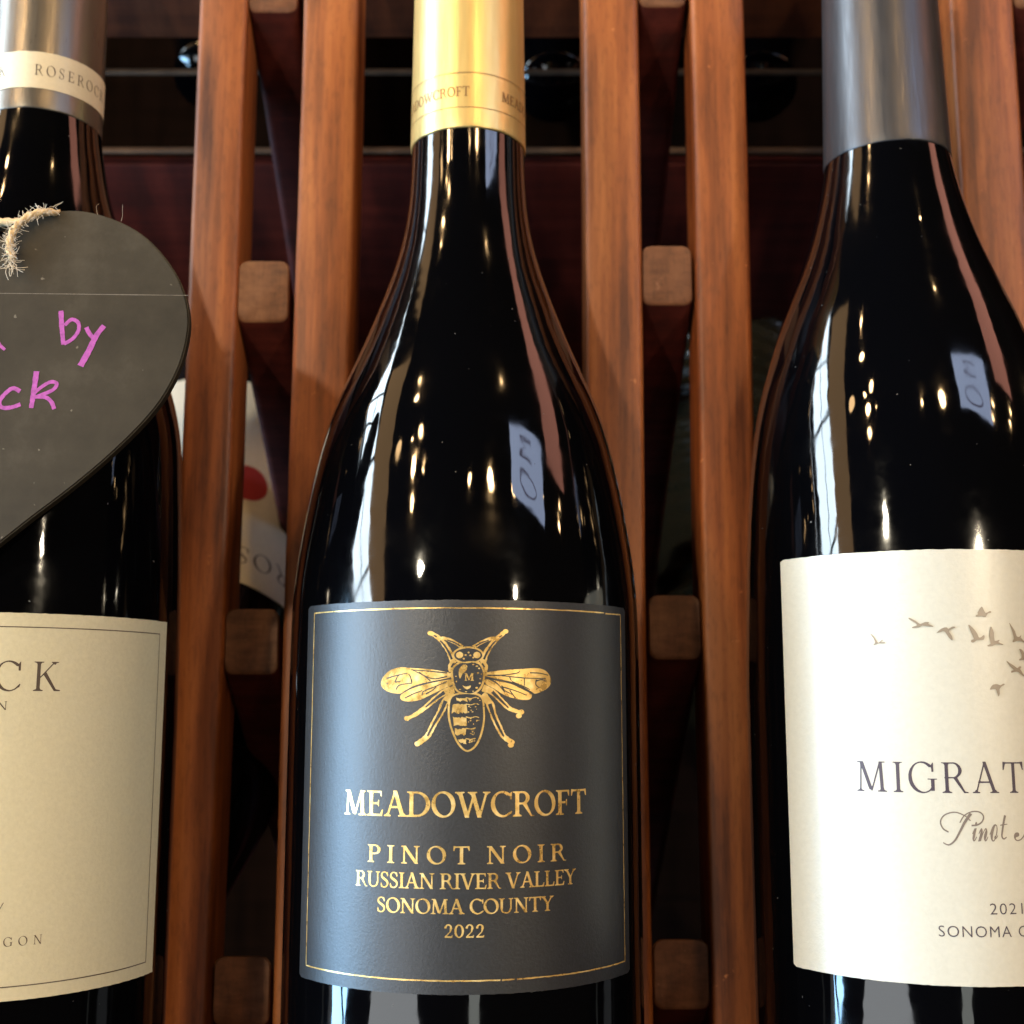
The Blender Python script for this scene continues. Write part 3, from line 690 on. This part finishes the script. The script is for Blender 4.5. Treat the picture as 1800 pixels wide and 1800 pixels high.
lab = from_bm('label', patch(RM, -40.3, 45.3, -57.0, 22.4, .13, 96, .6), M_CHARCOAL, bm_)
sharp_label(lab)
q = bmesh.new()
S0, S1, Z0, Z1 = -37.4, 42.9, -54.3, 20.7
rnd = random.Random(5)
def hair(p0, p1, gaps=()):
    n = 40
    pts = [(p0[0] + (p1[0] - p0[0]) * k / n + rnd.uniform(-.02, .02), p0[1] + (p1[1] - p0[1]) * k / n + rnd.uniform(-.03, .03)) for k in range(n + 1)]
    ribbon(q, pts, .26, jitter=.25, smooth=False)
hair((S0, Z1), (S1 - 7, Z1)); hair((S1 - 6.4, Z1 - .1), (S1, Z1)); hair((S0, Z0), (9, Z0)); hair((9.4, Z0 - .05), (12, Z0)); hair((12.5, Z0), (S1, Z0))
hair((S0, Z0 + .14), (S0, Z1 - .14)); hair((S1, Z0 + .14), (S1, Z1 - .14))
from_bm('border', wrap_layers(q, RM, .16, 1.2), M_FOIL, lab, False)
for text, s0, s1, z0, z1, tr, sp in (('MEADOWCROFT', -25.6, 29.4, -22.2, -17.1, .02, .3), ('PINOT NOIR', -19.3, 23.9, -31.55, -28.0, .30, .42),
                                 ('RUSSIAN RIVER VALLEY', -22.2, 26.4, -36.45, -33.35, .0, .30), ('SONOMA COUNTY', -16.8, 20.8, -41.35, -38.4, .0, .30),
                                 ('2022', -2.4, 5.7, -45.95, -43.1, .06, .3)):
    print_word('lettering', text, 'medium', RM, s0, s1, z0, z1, M_FOIL, lab, tr, .18, sp)

# gold bee, drawn flat and wrapped: two layers, foil and dark engraving over it
BX = lambda x: 2.1 + (x - 915) * .0249
BZ = lambda y: 16.2 - (y - 85) * .02355
gold = bmesh.new(); dark = bmesh.new()
lay = [0]
def T(pts): return [(BX(x), BZ(y)) for x, y in pts]
def gs(pts, w, w1=None, jit=.12): lay[0] += 1; ribbon(gold, T(pts), w * .0245, None if w1 is None else w1 * .0245, lay[0] * .0012, jitter=jit)
def gf(pts): lay[0] += 1; fill(gold, T(pts), lay[0] * .0012)
dl = [0]
def ds(pts, w, w1=None, jit=.15): dl[0] += 1; ribbon(dark, T(pts), w * .0245, None if w1 is None else w1 * .0245, dl[0] * .0010, jitter=jit)
def df(pts): dl[0] += 1; fill(dark, T(pts), dl[0] * .0010)
def ell(cx, cy, rx, ry, n=28, a0=0, a1=360): return [(cx + rx * math.cos(R(a0 + (a1 - a0) * k / n)), cy + ry * math.sin(R(a0 + (a1 - a0) * k / n))) for k in range(n)]
def closed(pts, n=4):
    P = list(pts); m = len(P); out = []
    for i in range(m):
        p0, p1, p2, p3 = (np.array(P[(i + k - 1) % m], float) for k in range(4))
        for u in np.linspace(0, 1, n, endpoint=False):
            out.append(tuple(.5 * ((2 * p1) + (-p0 + p2) * u + (2 * p0 - 5 * p1 + 4 * p2 - p3) * u * u + (-p0 + 3 * p1 - 3 * p2 + p3) * u ** 3)))
    return out
# wings
gf(closed([(790, 480), (700, 455), (600, 438), (420, 424), (330, 418), (240, 446), (180, 500), (157, 560), (185, 610), (250, 640), (335, 650), (390, 618), (470, 578), (600, 545), (760, 512)]))
gf(closed([(785, 525), (600, 560), (470, 596), (375, 640), (338, 672), (350, 705), (410, 720), (510, 706), (600, 664), (700, 614), (795, 566)]))
gf(closed([(1050, 472), (1200, 446), (1400, 430), (1520, 424), (1600, 448), (1645, 510), (1640, 570), (1590, 616), (1500, 650), (1465, 632), (1380, 586), (1280, 545), (1090, 505)]))
gf(closed([(1075, 525), (1280, 566), (1400, 622), (1462, 655), (1460, 690), (1420, 706), (1330, 696), (1230, 666), (1130, 604), (1066, 566)]))
for p in ([(740, 470), (600, 455), (430, 440)], [(740, 500), (620, 520), (500, 470), (440, 440)], [(210, 515), (300, 490), (400, 470)], [(290, 545), (310, 500), (330, 485)], [(300, 615), (330, 575), (440, 558)],
          [(440, 555), (425, 500), (410, 480)], [(600, 540), (560, 505), (500, 460)], [(380, 690), (460, 650), (530, 625)], [(530, 665), (545, 630), (640, 590), (740, 545)], [(560, 655), (620, 620), (650, 590)], [(210, 565), (225, 555)], [(290, 550), (340, 540)]):
    ds(p, 11, 7)
for p in ([(1080, 490), (1200, 488), (1330, 470), (1360, 450)], [(1200, 492), (1400, 512), (1600, 515)], [(1450, 465), (1540, 468), (1620, 485)], [(1270, 505), (1285, 540)], [(1400, 515), (1400, 580)], [(1290, 545), (1400, 590), (1450, 615)],
          [(1510, 525), (1505, 570), (1540, 600)], [(1500, 540), (1560, 525), (1600, 540)], [(1200, 580), (1230, 625), (1300, 660)], [(1200, 590), (1320, 625), (1420, 665)], [(1270, 620), (1320, 690)], [(1090, 520), (1160, 560), (1230, 640)]):
    ds(p, 11, 7)
# antennae and forelegs
for sx in (1, -1):
    mx = lambda L: [(915 + sx * (x - 915), y) for x, y in L]
    tip = 0 if sx == 1 else -18
    gs(mx([(870, 245), (810, 205), (750, 175), (690, 158)]), 34, 24); ds(mx([(850, 232), (800, 202), (740, 180)]), 12, 9)
    gs(mx([(790, 380), (760, 290), (710, 210), (660, 155), (590, 112 + tip)]), 52, 34); ds(mx([(780, 350), (755, 290), (715, 225), (680, 185)]), 20, 12); ds(mx([(650, 150), (625, 138)]), 10)
    gf(ell(915 - sx * 320, 118 + tip, 24, 20, 14))
    # shoulders
    gs(mx([(800, 360), (765, 410), (770, 460)]), 40, 30); ds(mx([(795, 385), (775, 420)]), 14)
# middle and hind legs
for L in ([(800, 612), (720, 640), (640, 700), (560, 770), (480, 830), (405, 868)], [(1040, 600), (1120, 635), (1190, 705), (1260, 775), (1320, 802), (1380, 818)]):
    gs(L, 62, 26); ds(L[1:4], 30, 10); gs(L[1:4], 8, 5); 
for L in ([(805, 660), (730, 715), (690, 810), (630, 920), (580, 1020), (500, 1085)], [(1035, 660), (1100, 740), (1135, 850), (1185, 960), (1220, 1025), (1290, 1078)]):
    gs(L, 70, 40); ds(L[1:5], 34, 14); gs(L[1:4], 9, 5)
for x, y in ((400, 868), (495, 1088), (1372, 812), (1350, 845), (1288, 1075), (1280, 1100)):
    gf(ell(x, y, 26, 22, 12))
# head
gf(closed(ell(917, 312, 132, 76, 20))); df(closed(ell(917, 314, 118, 62, 20)))
# thorax and abdomen: gold rim, dark body
gf(closed([(770, 460), (800, 400), (860, 365), (930, 355), (1000, 365), (1040, 410), (1060, 470), (1050, 560), (1020, 620), (960, 660), (900, 660), (830, 640), (790, 580)]))
df(closed([(790, 462), (812, 412), (866, 382), (930, 370), (990, 380), (1024, 418), (1042, 470), (1034, 552), (1006, 608), (954, 646), (902, 646), (838, 626), (806, 572)]))
gf(closed([(772, 670), (748, 800), (760, 910), (800, 1030), (850, 1115), (915, 1157), (985, 1115), (1030, 1025), (1056, 910), (1058, 800), (1036, 670), (915, 640)]))
df(closed([(788, 680), (765, 800), (776, 905), (814, 1020), (860, 1100), (915, 1142), (975, 1100), (1016, 1015), (1041, 905), (1043, 800), (1022, 684), (915, 655)]))
top_gold = bmesh.new()
tl = [0]
def ts(pts, w, w1=None, jit=.3): tl[0] += 1; ribbon(top_gold, T(pts), w * .0245, None if w1 is None else w1 * .0245, tl[0] * .0008, jitter=jit)
def tf(pts): tl[0] += 1; fill(top_gold, T(pts), tl[0] * .0008)
rr = random.Random(11)
def rough_fill(x0, x1, y0, y1, n=9):
    top = [(x0 + (x1 - x0) * k / n, y0 + rr.uniform(-7, 7)) for k in range(n + 1)]
    bot = [(x1 - (x1 - x0) * k / n + rr.uniform(-10, 10), y1 + rr.uniform(-10, 10)) for k in range(n + 1)]
    tf(top + bot)
for cx in (845, 990):
    tf(closed(ell(cx, 312, 30, 28, 10)))
for cx, cy in ((895, 312), (935, 316), (920, 290), (960, 335), (880, 345)):
    tf(ell(cx, cy, 9, 8, 8))
ts([(815, 365), (880, 378), (960, 372), (1010, 388)], 12)
tf(closed([(845, 430), (880, 395), (910, 410), (900, 450), (870, 480), (850, 520), (838, 480)]))
tf(closed([(870, 580), (900, 590), (940, 580), (930, 605), (900, 612)]))
for cx, cy in ((960, 395), (990, 410), (1010, 430), (1020, 520), (1015, 560), (815, 500), (820, 545), (850, 615), (990, 600), (1000, 470), (960, 630), (900, 635), (1028, 480)):
    tf(ell(cx, cy, rr.uniform(6, 12), rr.uniform(4, 9), 7))
for y0, y1, x0 in ((690, 715, 815), (745, 818, 790), (858, 925, 792), (955, 1010, 810), (1045, 1080, 838)):
    rough_fill(x0, 905, y0, y1)
    for k in range(9):
        cx = rr.uniform(920, 1020 if y1 < 1000 else 975); cy = rr.uniform(y0, y1)
        tf(ell(cx, cy, rr.uniform(3, 9), rr.uniform(3, 6), 6))
    ts([(900, y0 - 4), (940, y0 + 4), (980, y0 - 6), (1010 if y1 < 1000 else 970, y0 + 2)], 7)
# little M on the thorax
tf([(888, 472), (906, 472), (926, 515), (944, 472), (964, 472), (964, 478), (959, 480), (959, 530), (965, 533), (965, 538), (938, 538), (938, 533), (944, 530), (944, 495), (927, 536), (922, 536), (902, 492), (902, 530), (909, 533), (909, 538), (886, 538), (886, 533), (893, 530), (893, 480), (888, 478)])
bee = from_bm('bee_emblem', wrap_layers(gold, RM, .16, 1.2), M_FOIL, lab, False)
me2 = bpy.data.meshes.new('bee_engraving')
b2 = wrap_layers(dark, RM, .16 + (lay[0] + 2) * .0012, 1.2); b2.to_mesh(me2); b2.free()
link('bee_engraving', me2, M_CHARCOAL, lab, False)
from_bm('bee_highlights', wrap_layers(top_gold, RM, .16 + (lay[0] + 2) * .0012 + (dl[0] + 2) * .0010, 1.2), M_FOIL, lab, False)

# --- right bottle
br_ = bottle((97.1, 306.5), PROF_R, 'dark bottle with plain pewter capsule and white label of flying birds')
RR = 39.7
capsule(br_, 138.2, 204, 15.9, 14.1, M_GREYCAP)
K = .9855
lab = from_bm('label', patch(RR, -42.9, 47.0, -56.2, 33.6, .14, 96, .5), M_PEARL, br_)
sharp_label(lab)
print_word('lettering', 'MIGRATION', 'light', RR, -24.7, 26.8, -17.6, -11.3, M_INKGREY, lab, .14, .19)
SCRIPT = {'P': '\U0001D4AB', 'i': '\U0001D4BE', 'n': '\U0001D4C3', 'o': '\u2134', 't': '\U0001D4C9', 'N': '\U0001D4A9', 'r': '\U0001D4C7', ' ': ' '}
print_font('lettering', ''.join(SCRIPT[c] for c in 'ino'), RR, -1.7, 3.7, -27.3, M_INKSOFT, lab, .19, .006, 1.0, 5.8, .70)
print_font('lettering', ''.join(SCRIPT[c] for c in 'Noir'), RR, 7.2, 22.5, -27.3, M_INKSOFT, lab, .19, .006, 1.0, 6.2, .70)
q = bmesh.new()
def SX(x, y): return -7.9 + (1200 + x / 3 - 1655) * .1177, -28.1 - (1200 + y / 3 - 1484) * .1175
ribbon(q, [SX(*p) for p in ((1522, 690), (1488, 735), (1460, 785), (1432, 830), (1400, 853), (1372, 842))], .62, .22)
ribbon(q, [SX(*p) for p in ((1402, 787), (1374, 768), (1364, 732), (1388, 698), (1440, 684), (1490, 702), (1518, 728))], .30, .22, .004)
ribbon(q, [SX(*p) for p in ((1462, 738), (1488, 700), (1530, 680), (1568, 683), (1587, 703), (1580, 730), (1555, 748), (1522, 752))], .22, .34, .008)
ribbon(q, [SX(*p) for p in ((1676, 752), (1692, 748), (1716, 746))], .24, .18, .012)
ribbon(q, [SX(*p) for p in ((1706, 700), (1695, 740), (1685, 785), (1682, 810), (1692, 822), (1708, 812))], .50, .22, .016)
from_bm('lettering', wrap_layers(q, RR, .19, 1), M_INKSOFT, lab, False)
print_font('lettering', '2021', RR, 1.1, 8.2, -42.0, M_INKGREY, lab, .19, -.008, 1.15, 2.25, .70)
print_font('lettering', 'SONOMA C', RR, -9.4, 8.9, -46.5, M_INKGREY, lab, .19, -.008, 1.15, 2.25, .70)

BIRDS = [  # outlines read on a 6x grid, upper left corner at the flock's corner
    [(175, 440), (215, 475), (243, 525), (262, 540), (300, 512), (306, 518), (285, 535), (325, 538), (330, 548), (290, 550), (255, 548), (225, 562), (205, 562), (225, 540), (210, 490)],
    [(575, 290), (590, 290), (650, 325), (690, 355), (740, 335), (780, 340), (770, 355), (820, 378), (810, 386), (760, 382), (710, 372), (680, 388), (610, 398), (615, 382), (655, 370), (640, 345), (590, 312)],
    [(848, 452), (900, 405), (950, 392), (970, 408), (1010, 385), (1040, 388), (1030, 400), (985, 420), (975, 440), (1000, 480), (1005, 530), (970, 500), (940, 450), (915, 432)],
    [(1325, 178), (1345, 205), (1368, 245), (1410, 225), (1430, 232), (1420, 244), (1390, 250), (1362, 288), (1320, 280), (1260, 284), (1262, 268), (1285, 258), (1280, 240)],
    [(1175, 372), (1195, 375), (1235, 415), (1265, 460), (1280, 498), (1310, 490), (1325, 475), (1342, 480), (1330, 520), (1290, 525), (1250, 530), (1220, 550), (1195, 545), (1200, 520), (1225, 515), (1205, 460)],
    [(1410, 388), (1428, 400), (1445, 450), (1448, 530), (1490, 522), (1505, 525), (1490, 545), (1540, 565), (1530, 572), (1470, 565), (1420, 585), (1370, 590), (1368, 575), (1400, 560), (1390, 480)],
    [(1625, 345), (1645, 365), (1690, 430), (1705, 480), (1735, 488), (1765, 465), (1755, 495), (1800, 535), (1800, 550), (1750, 530), (1700, 530), (1660, 545), (1652, 530), (1670, 505), (1655, 430)],
    [(1725, 612), (1760, 620), (1785, 650), (1800, 690), (1800, 720), (1770, 725), (1720, 730), (1722, 715), (1745, 705), (1750, 670)],
    [(1565, 735), (1600, 755), (1660, 790), (1690, 810), (1720, 790), (1740, 800), (1725, 820), (1768, 885), (1750, 890), (1700, 850), (1660, 848), (1615, 858), (1620, 835), (1645, 830), (1600, 785)],
    [(1370, 1015), (1400, 980), (1450, 975), (1480, 985), (1520, 968), (1530, 980), (1490, 1000), (1470, 1030), (1470, 1070), (1455, 1100), (1440, 1060), (1425, 1025), (1370, 1032)]]
def bird_xy(x, y):
    u, v = 1500 + x / 6, 1040 + y / 6
    return -19.0 + (u - 1542) * .1226, 14.2 - (v - 1127) * .1235
for outline in BIRDS:
    q = bmesh.new()
    pts = [bird_xy(*p) for p in outline]
    vs = [q.verts.new((x, y, 0)) for x, y in closed(pts, 2)]
    f = q.faces.new(vs)
    r = bmesh.ops.inset_region(q, faces=[f], thickness=.10, depth=0)
    for v in q.verts:
        v.co.z = .02
    for v in f.verts:
        v.co.z = .16
    bmesh.ops.triangulate(q, faces=q.faces[:])
    from_bm('bird', wrap_layers(q, RR, .15, 2), M_EMBOSS, lab, True)

# --- left bottle
bl_ = bottle((-120.9, 304), PROF_L, 'dark bottle with grey capsule, cream band and cream label behind the chalkboard heart')
RL = 39.5
cap = capsule(bl_, 146.2, 204, 14.3, 13.9, M_GREYCAP2)
band = from_bm('band', patch(14.42, -32, 32, 151.6, 161.2, .06, 90), M_BAND, cap)
sharp_label(band)
print_word('lettering', 'ROSEROCK', 'light', 14.45, 2.6, 23.6, 155.0, 157.8, M_INK, band, .32, .10)
print_word('lettering', 'ROSEROCK', 'light', 14.45, -26, -5.0, 155.0, 157.8, M_INK, band, .32, .10)
lab = from_bm('label', patch(RL, -44, 55.6, -59.4, 20.0, .14, 96, 0), M_CREAM, bl_)
sharp_label(lab)
q = bmesh.new()
S0, S1, Z0, Z1 = -41, 52.3, -56.6, 17.0
for p0, p1 in (((S0, Z1), (S1 + .1, Z1)), ((S0, Z0), (S1 + .1, Z0)), ((S1, Z0 + .12), (S1, Z1 - .12))):
    ribbon(q, [(p0[0] + (p1[0] - p0[0]) * k / 40, p0[1] + (p1[1] - p0[1]) * k / 40) for k in range(41)], .22, smooth=False)
from_bm('border', wrap_layers(q, RL, .16, 1.2), M_INK, lab, False)
print_word('lettering', 'ROSEROCK', 'light', RL, -33, 25.3, 3.5, 9.75, M_INK, lab, .36, .18)
print_word('lettering', 'N', 'light', RL, 12.7, 14.8, -.5, 1.3, M_INK, lab, .3, .18)
print_word('lettering', 'OREGON', 'light', RL, 8.6, 24.4, -48.6, -46.75, M_INK, lab, .55, .18)
q = bmesh.new()
ribbon(q, [(12.5, -42.0), (14.0, -39.6), (14.6, -41.3), (15.3, -41.7), (16.4, -39.8)], .28, .14)
from_bm('lettering', wrap_layers(q, RL, .18, 1), M_INK, lab, False)

# ------------------------------------------------------------------ chalkboard heart hung on the left bottle
def tilt_y(z): return 260.6 + (z - 34) * .10
heart = root('heart_tag', (-114.7, 260.2, 34), 'dark chalkboard heart with pink handwriting hung on twine from the left bottle', 'tag',
             extra=Matrix.Rotation(-math.atan(.10), 4, 'X'))
half = [(0, 69), (1.2, 72.6), (4.5, 75.0), (10, 76.6), (16.5, 77.0), (22.5, 75.8), (29.0, 73.0), (34.5, 68.8), (39.5, 62.6), (42.4, 56.5), (43.7, 50.5), (43.4, 44.5), (42.0, 38.5), (38.8, 31.5),
        (34.0, 25.0), (27.5, 18.0), (20.5, 11.5), (13.5, 5.6), (6.5, -.6), (2.5, -4.0)]
outline = half + [(0, -5.2)] + [(-x, y) for x, y in half[::-1][:-1]]
outline = [tuple(p) for p in closed(outline, 4)]
q = bmesh.new()
vs = [q.verts.new((x * MM, 0, y * MM)) for x, y in outline]
f = q.faces.new(vs)
ex = bmesh.ops.extrude_face_region(q, geom=[f])
for v in ex['geom']:
    if isinstance(v, bmesh.types.BMVert):
        v.co.y += 2.6 * MM
bmesh.ops.recalc_face_normals(q, faces=q.faces[:])
rim = [e for e in q.edges if len(e.link_faces) == 2 and abs(e.link_faces[0].normal.dot(e.link_faces[1].normal)) < .3 and abs(e.verts[0].co.y - e.verts[1].co.y) < 1e-6]
bmesh.ops.bevel(q, geom=rim, offset=.35 * MM, segments=2, affect='EDGES')
plate = from_bm('board', q, M_BOARDPAINT, heart)
plate.data.set_sharp_from_angle(angle=R(30))
q = bmesh.new()
def flatten(bm_, yoff):
    for v in bm_.verts:
        v.co = (v.co.x * MM, (yoff - v.co.z) * MM, v.co.y * MM)
    bm_.normal_update()
    for f in bm_.faces:
        if f.normal.y > 0:
            f.normal_flip()
    return bm_
def HX(u, v):
    """photo-scale sketch grid (px) to heart plane mm"""
    return (u + 23) * .1253, 77.0 - (v - 357) * .1222
ribbon(q, [HX(-330, 524), HX(-150, 523), HX(0, 523), HX(322, 527)], .22, .16, jitter=.4)
from_bm('scored_line', flatten(q, -.03), M_CREASE, plate, False)
def stroke_word(name, strokes):
    q = bmesh.new()
    for k, (pts, w0, w1) in enumerate(strokes):
        ribbon(q, [HX(*p) for p in pts], w0 * 1.12, w1 * 1.12, .004 * k, jitter=.08, n=8)
    from_bm(name, flatten(q, -.05), M_CHALK, plate, False)
stroke_word('handwriting', [([(100, 557), (103, 580), (107, 605), (110, 622)], 1.0, .85), ([(109, 585), (120, 574), (132, 580), (134, 595), (125, 611), (111, 621)], .75, .75)])
stroke_word('handwriting', [([(147, 589), (153, 600), (161, 610)], .85, .8), ([(178, 586), (166, 605), (155, 635), (143, 663)], 1.0, 1.25)])
stroke_word('handwriting', [([(-14, 604), (-8, 612), (0, 624), (9, 632)], .7, .6)])
stroke_word('handwriting', [([(43, 711), (30, 705), (17, 716), (9, 731), (15, 741), (30, 741), (46, 735)], .85, .8)])
stroke_word('handwriting', [([(68, 673), (67, 700), (66, 725), (65, 742)], 1.1, .85), ([(66, 716), (80, 702), (95, 693), (105, 697), (98, 709), (70, 722)], .7, .75), ([(70, 721), (88, 722), (99, 731), (105, 744)], .75, .8)])

# twine through the hole and over the bottle's neck
def tube_bm(bm_, pts, r, segs=7, twist=0.0, lobes=0, n=6):
    P = catmull(pts, n)
    rows = []
    prev = None
    acc = 0
    for i, p in enumerate(P):
        t = P[min(len(P) - 1, i + 1)] - P[max(0, i - 1)]
        t = Vector(t).normalized()
        up = Vector((0, 1, 0)) if abs(t.y) < .9 else Vector((1, 0, 0))
        a = t.cross(up).normalized(); b = t.cross(a).normalized()
        if i: acc += float(np.linalg.norm(P[i] - P[i - 1]))
        row = []
        for k in range(segs):
            an = 2 * math.pi * k / segs
            rr_ = r * (1 + (.28 * math.cos(lobes * an + acc * twist) if lobes else 0))
            v = Vector(p) + a * math.cos(an) * rr_ + b * math.sin(an) * rr_
            row.append(bm_.verts.new(v * MM))
        rows.append(row)
    for a, b in zip(rows, rows[1:]):
        for k in range(segs):
            bm_.faces.new((a[k], b[k], b[(k + 1) % segs], a[(k + 1) % segs]))
def H3(u, v, y):
    x, z = HX(u, v)
    return (x, y, z)
path = [H3(60, 352, 4.5), H3(78, 360, 1.2), H3(60, 366, -1.2), H3(40, 372, -1.6), H3(22, 384, -1.6), H3(8, 402, -1.6), H3(2, 425, -1.5), H3(4, 446, -1.3), H3(10, 460, -1.2)]
q = bmesh.new()
tube_bm(q, path, .78, 12, 2.6, 3, 10)
tube_bm(q, [H3(60, 352, 4.5), H3(30, 345, 9), H3(-60, 330, 12), H3(-150, 330, 12)], .95, 12, 2.6, 3, 10)
bmesh.ops.recalc_face_normals(q, faces=q.faces[:])
tw = from_bm('twine', q, M_FIBER, heart)
q = bmesh.new()
rf = random.Random(21)
def fuzz(u, v, y, ang, L, w=.055):
    x, z = HX(u, v)
    pts = []
    bend = rf.uniform(-.9, .9)
    for k in range(4):
        t = k / 3 * L
        a = ang + bend * k / 3
        pts.append((x + math.cos(a) * t, y + rf.uniform(-.4, .1) * k, z + math.sin(a) * t))
    tube_bm(q, pts, w, 4, n=2)
PXY = [(78, 360), (60, 366), (40, 372), (22, 384), (8, 402), (2, 425), (4, 446), (10, 460)]
for k in range(240):
    i = rf.randrange(len(PXY) - 1); t = rf.random()
    u = PXY[i][0] * (1 - t) + PXY[i + 1][0] * t; v = PXY[i][1] * (1 - t) + PXY[i + 1][1] * t
    fuzz(u + rf.uniform(-5, 5), v + rf.uniform(-5, 5), -1.8, rf.uniform(0, 6.28), rf.uniform(.8, 2.6), rf.uniform(.035, .07))
for k in range(26):
    fuzz(10 + rf.uniform(-10, 6), 462 + rf.uniform(-8, 16), -1.6, rf.uniform(-2.6, -.4), rf.uniform(1.5, 4.0), .06)
for u, v, a, L in ((146, 363, 2.0, 3.2), (188, 374, 1.3, 4.2)):
    fuzz(u, v, 1.4, a, L, .024)
fz = from_bm('twine_fuzz', q, M_FUZZ, tw)
fz['kind'] = 'stuff'

# ------------------------------------------------------------------ bottles lying in the bins behind
# axis along BACK (horizontal in the room), neck towards the viewer
def lying(pos, label, mat=M_GLASS, rib=None, roll=0):
    # local z of the bottle runs from base to neck = -BACK ; local -y (front of the label) faces up
    m = Matrix((( -1, 0, 0, 0), (0, DOWN.y, -BACK.y, 0), (0, DOWN.z, -BACK.z, 0), (0, 0, 0, 1)))
    b = root('stored_bottle', pos, label, 'wine bottle', 'bottles stored in the bins behind', extra=m @ Matrix.Rotation(R(roll), 4, 'Z'))
    prof = smooth_profile([(z - 0, r) for z, r in PROF_L], -112, 150, 2, 3)
    from_bm('glass', lathe(prof, 128 if rib else 72, True, rib), mat, b)
    return b
sb = lying((-106, 424, 38), 'stored bottle with upside down cream label and red emblem between the left slats', roll=0)
lb = from_bm('label', patch(RL, -50, 36, -66, 22, .14, 60), M_WHITEPAPER, sb); sharp_label(lb)
print_word('lettering', 'ROSEROCK', 'light', RL, -41, 19, 8.0, 14.5, M_INK, lb, .2, .18)
q = bmesh.new(); fill(q, closed([(-20 + 7 * math.cos(a), -19 + 7.5 * math.sin(a)) for a in np.linspace(0, 5.6, 9)], 3))
from_bm('emblem', wrap_layers(q, RL, .18, 1.2), M_RED, lb, False)

rb = lying((93, 468, 64), 'dark stored bottle with twisted ribbed glass between the right slats', M_GLASS_OLIVE,
           rib=lambda a, z, r: 1.4 * math.sin(a * 12 + z * .62))
for x, z, lbl, mt in ((16, 352, 'dark stored bottle with pink label in the gap right of the gold capsule', M_PINKPAPER),
                      (92, 352, 'dark stored bottle with pink label in the gap left of the pewter capsule', M_PINKPAPER),
                      (-112, 356, 'dark stored bottle with pale label in the gap beside the cream capsule band', M_WHITEPAPER)):
    o = lying((x, 520, z), lbl)
    l2 = from_bm('label', patch(RL, -40, 40, -60, 10, .14, 40), mt, o); sharp_label(l2)

# ------------------------------------------------------------------ lit sign hanging over the aisle (seen only as a reflection in the bottles)
sign_at = CENTER + Vector((0.66, 0.12, 0.73)) * 0.9
sign = bpy.data.objects.new('lit_sign', None)
sign.empty_display_size = .02
COL.objects.link(sign)
sign.matrix_world = Matrix.Translation(sign_at) @ (CENTER - sign_at).to_track_quat('-Y', 'Z').to_matrix().to_4x4()
sign['label'] = 'pale blue lit sign with red lettering mirrored in the bottle shoulders'
sign['category'] = 'sign'
m, n, l, p = node_mat('lit_sign_face')
p.inputs['Base Color'].default_value = (.6, .66, .8, 1)
p.inputs['Emission Color'].default_value = (.60, .70, 1.0, 1)
p.inputs['Emission Strength'].default_value = 6.0
from_bm('panel', box_bm(-100, 100, 0, 12, -165, 165, 3), m, sign)
q = bmesh.new()
ribbon(q, [(-66, -60), (-66, 60)], 7); ribbon(q, [(-65, 60), (-46, -6), (-26, 60)], 5, z=.2, smooth=False); ribbon(q, [(-25, 60), (-25, -60)], 7, z=.4)
ribbon(q, [(46 + 28 * math.cos(a), 84 * math.sin(a)) for a in np.linspace(0, 6.29, 30)], 7, z=.6, smooth=False)
from_bm('lettering', flatten(q, -.6), M_SIGNINK, sign, False)
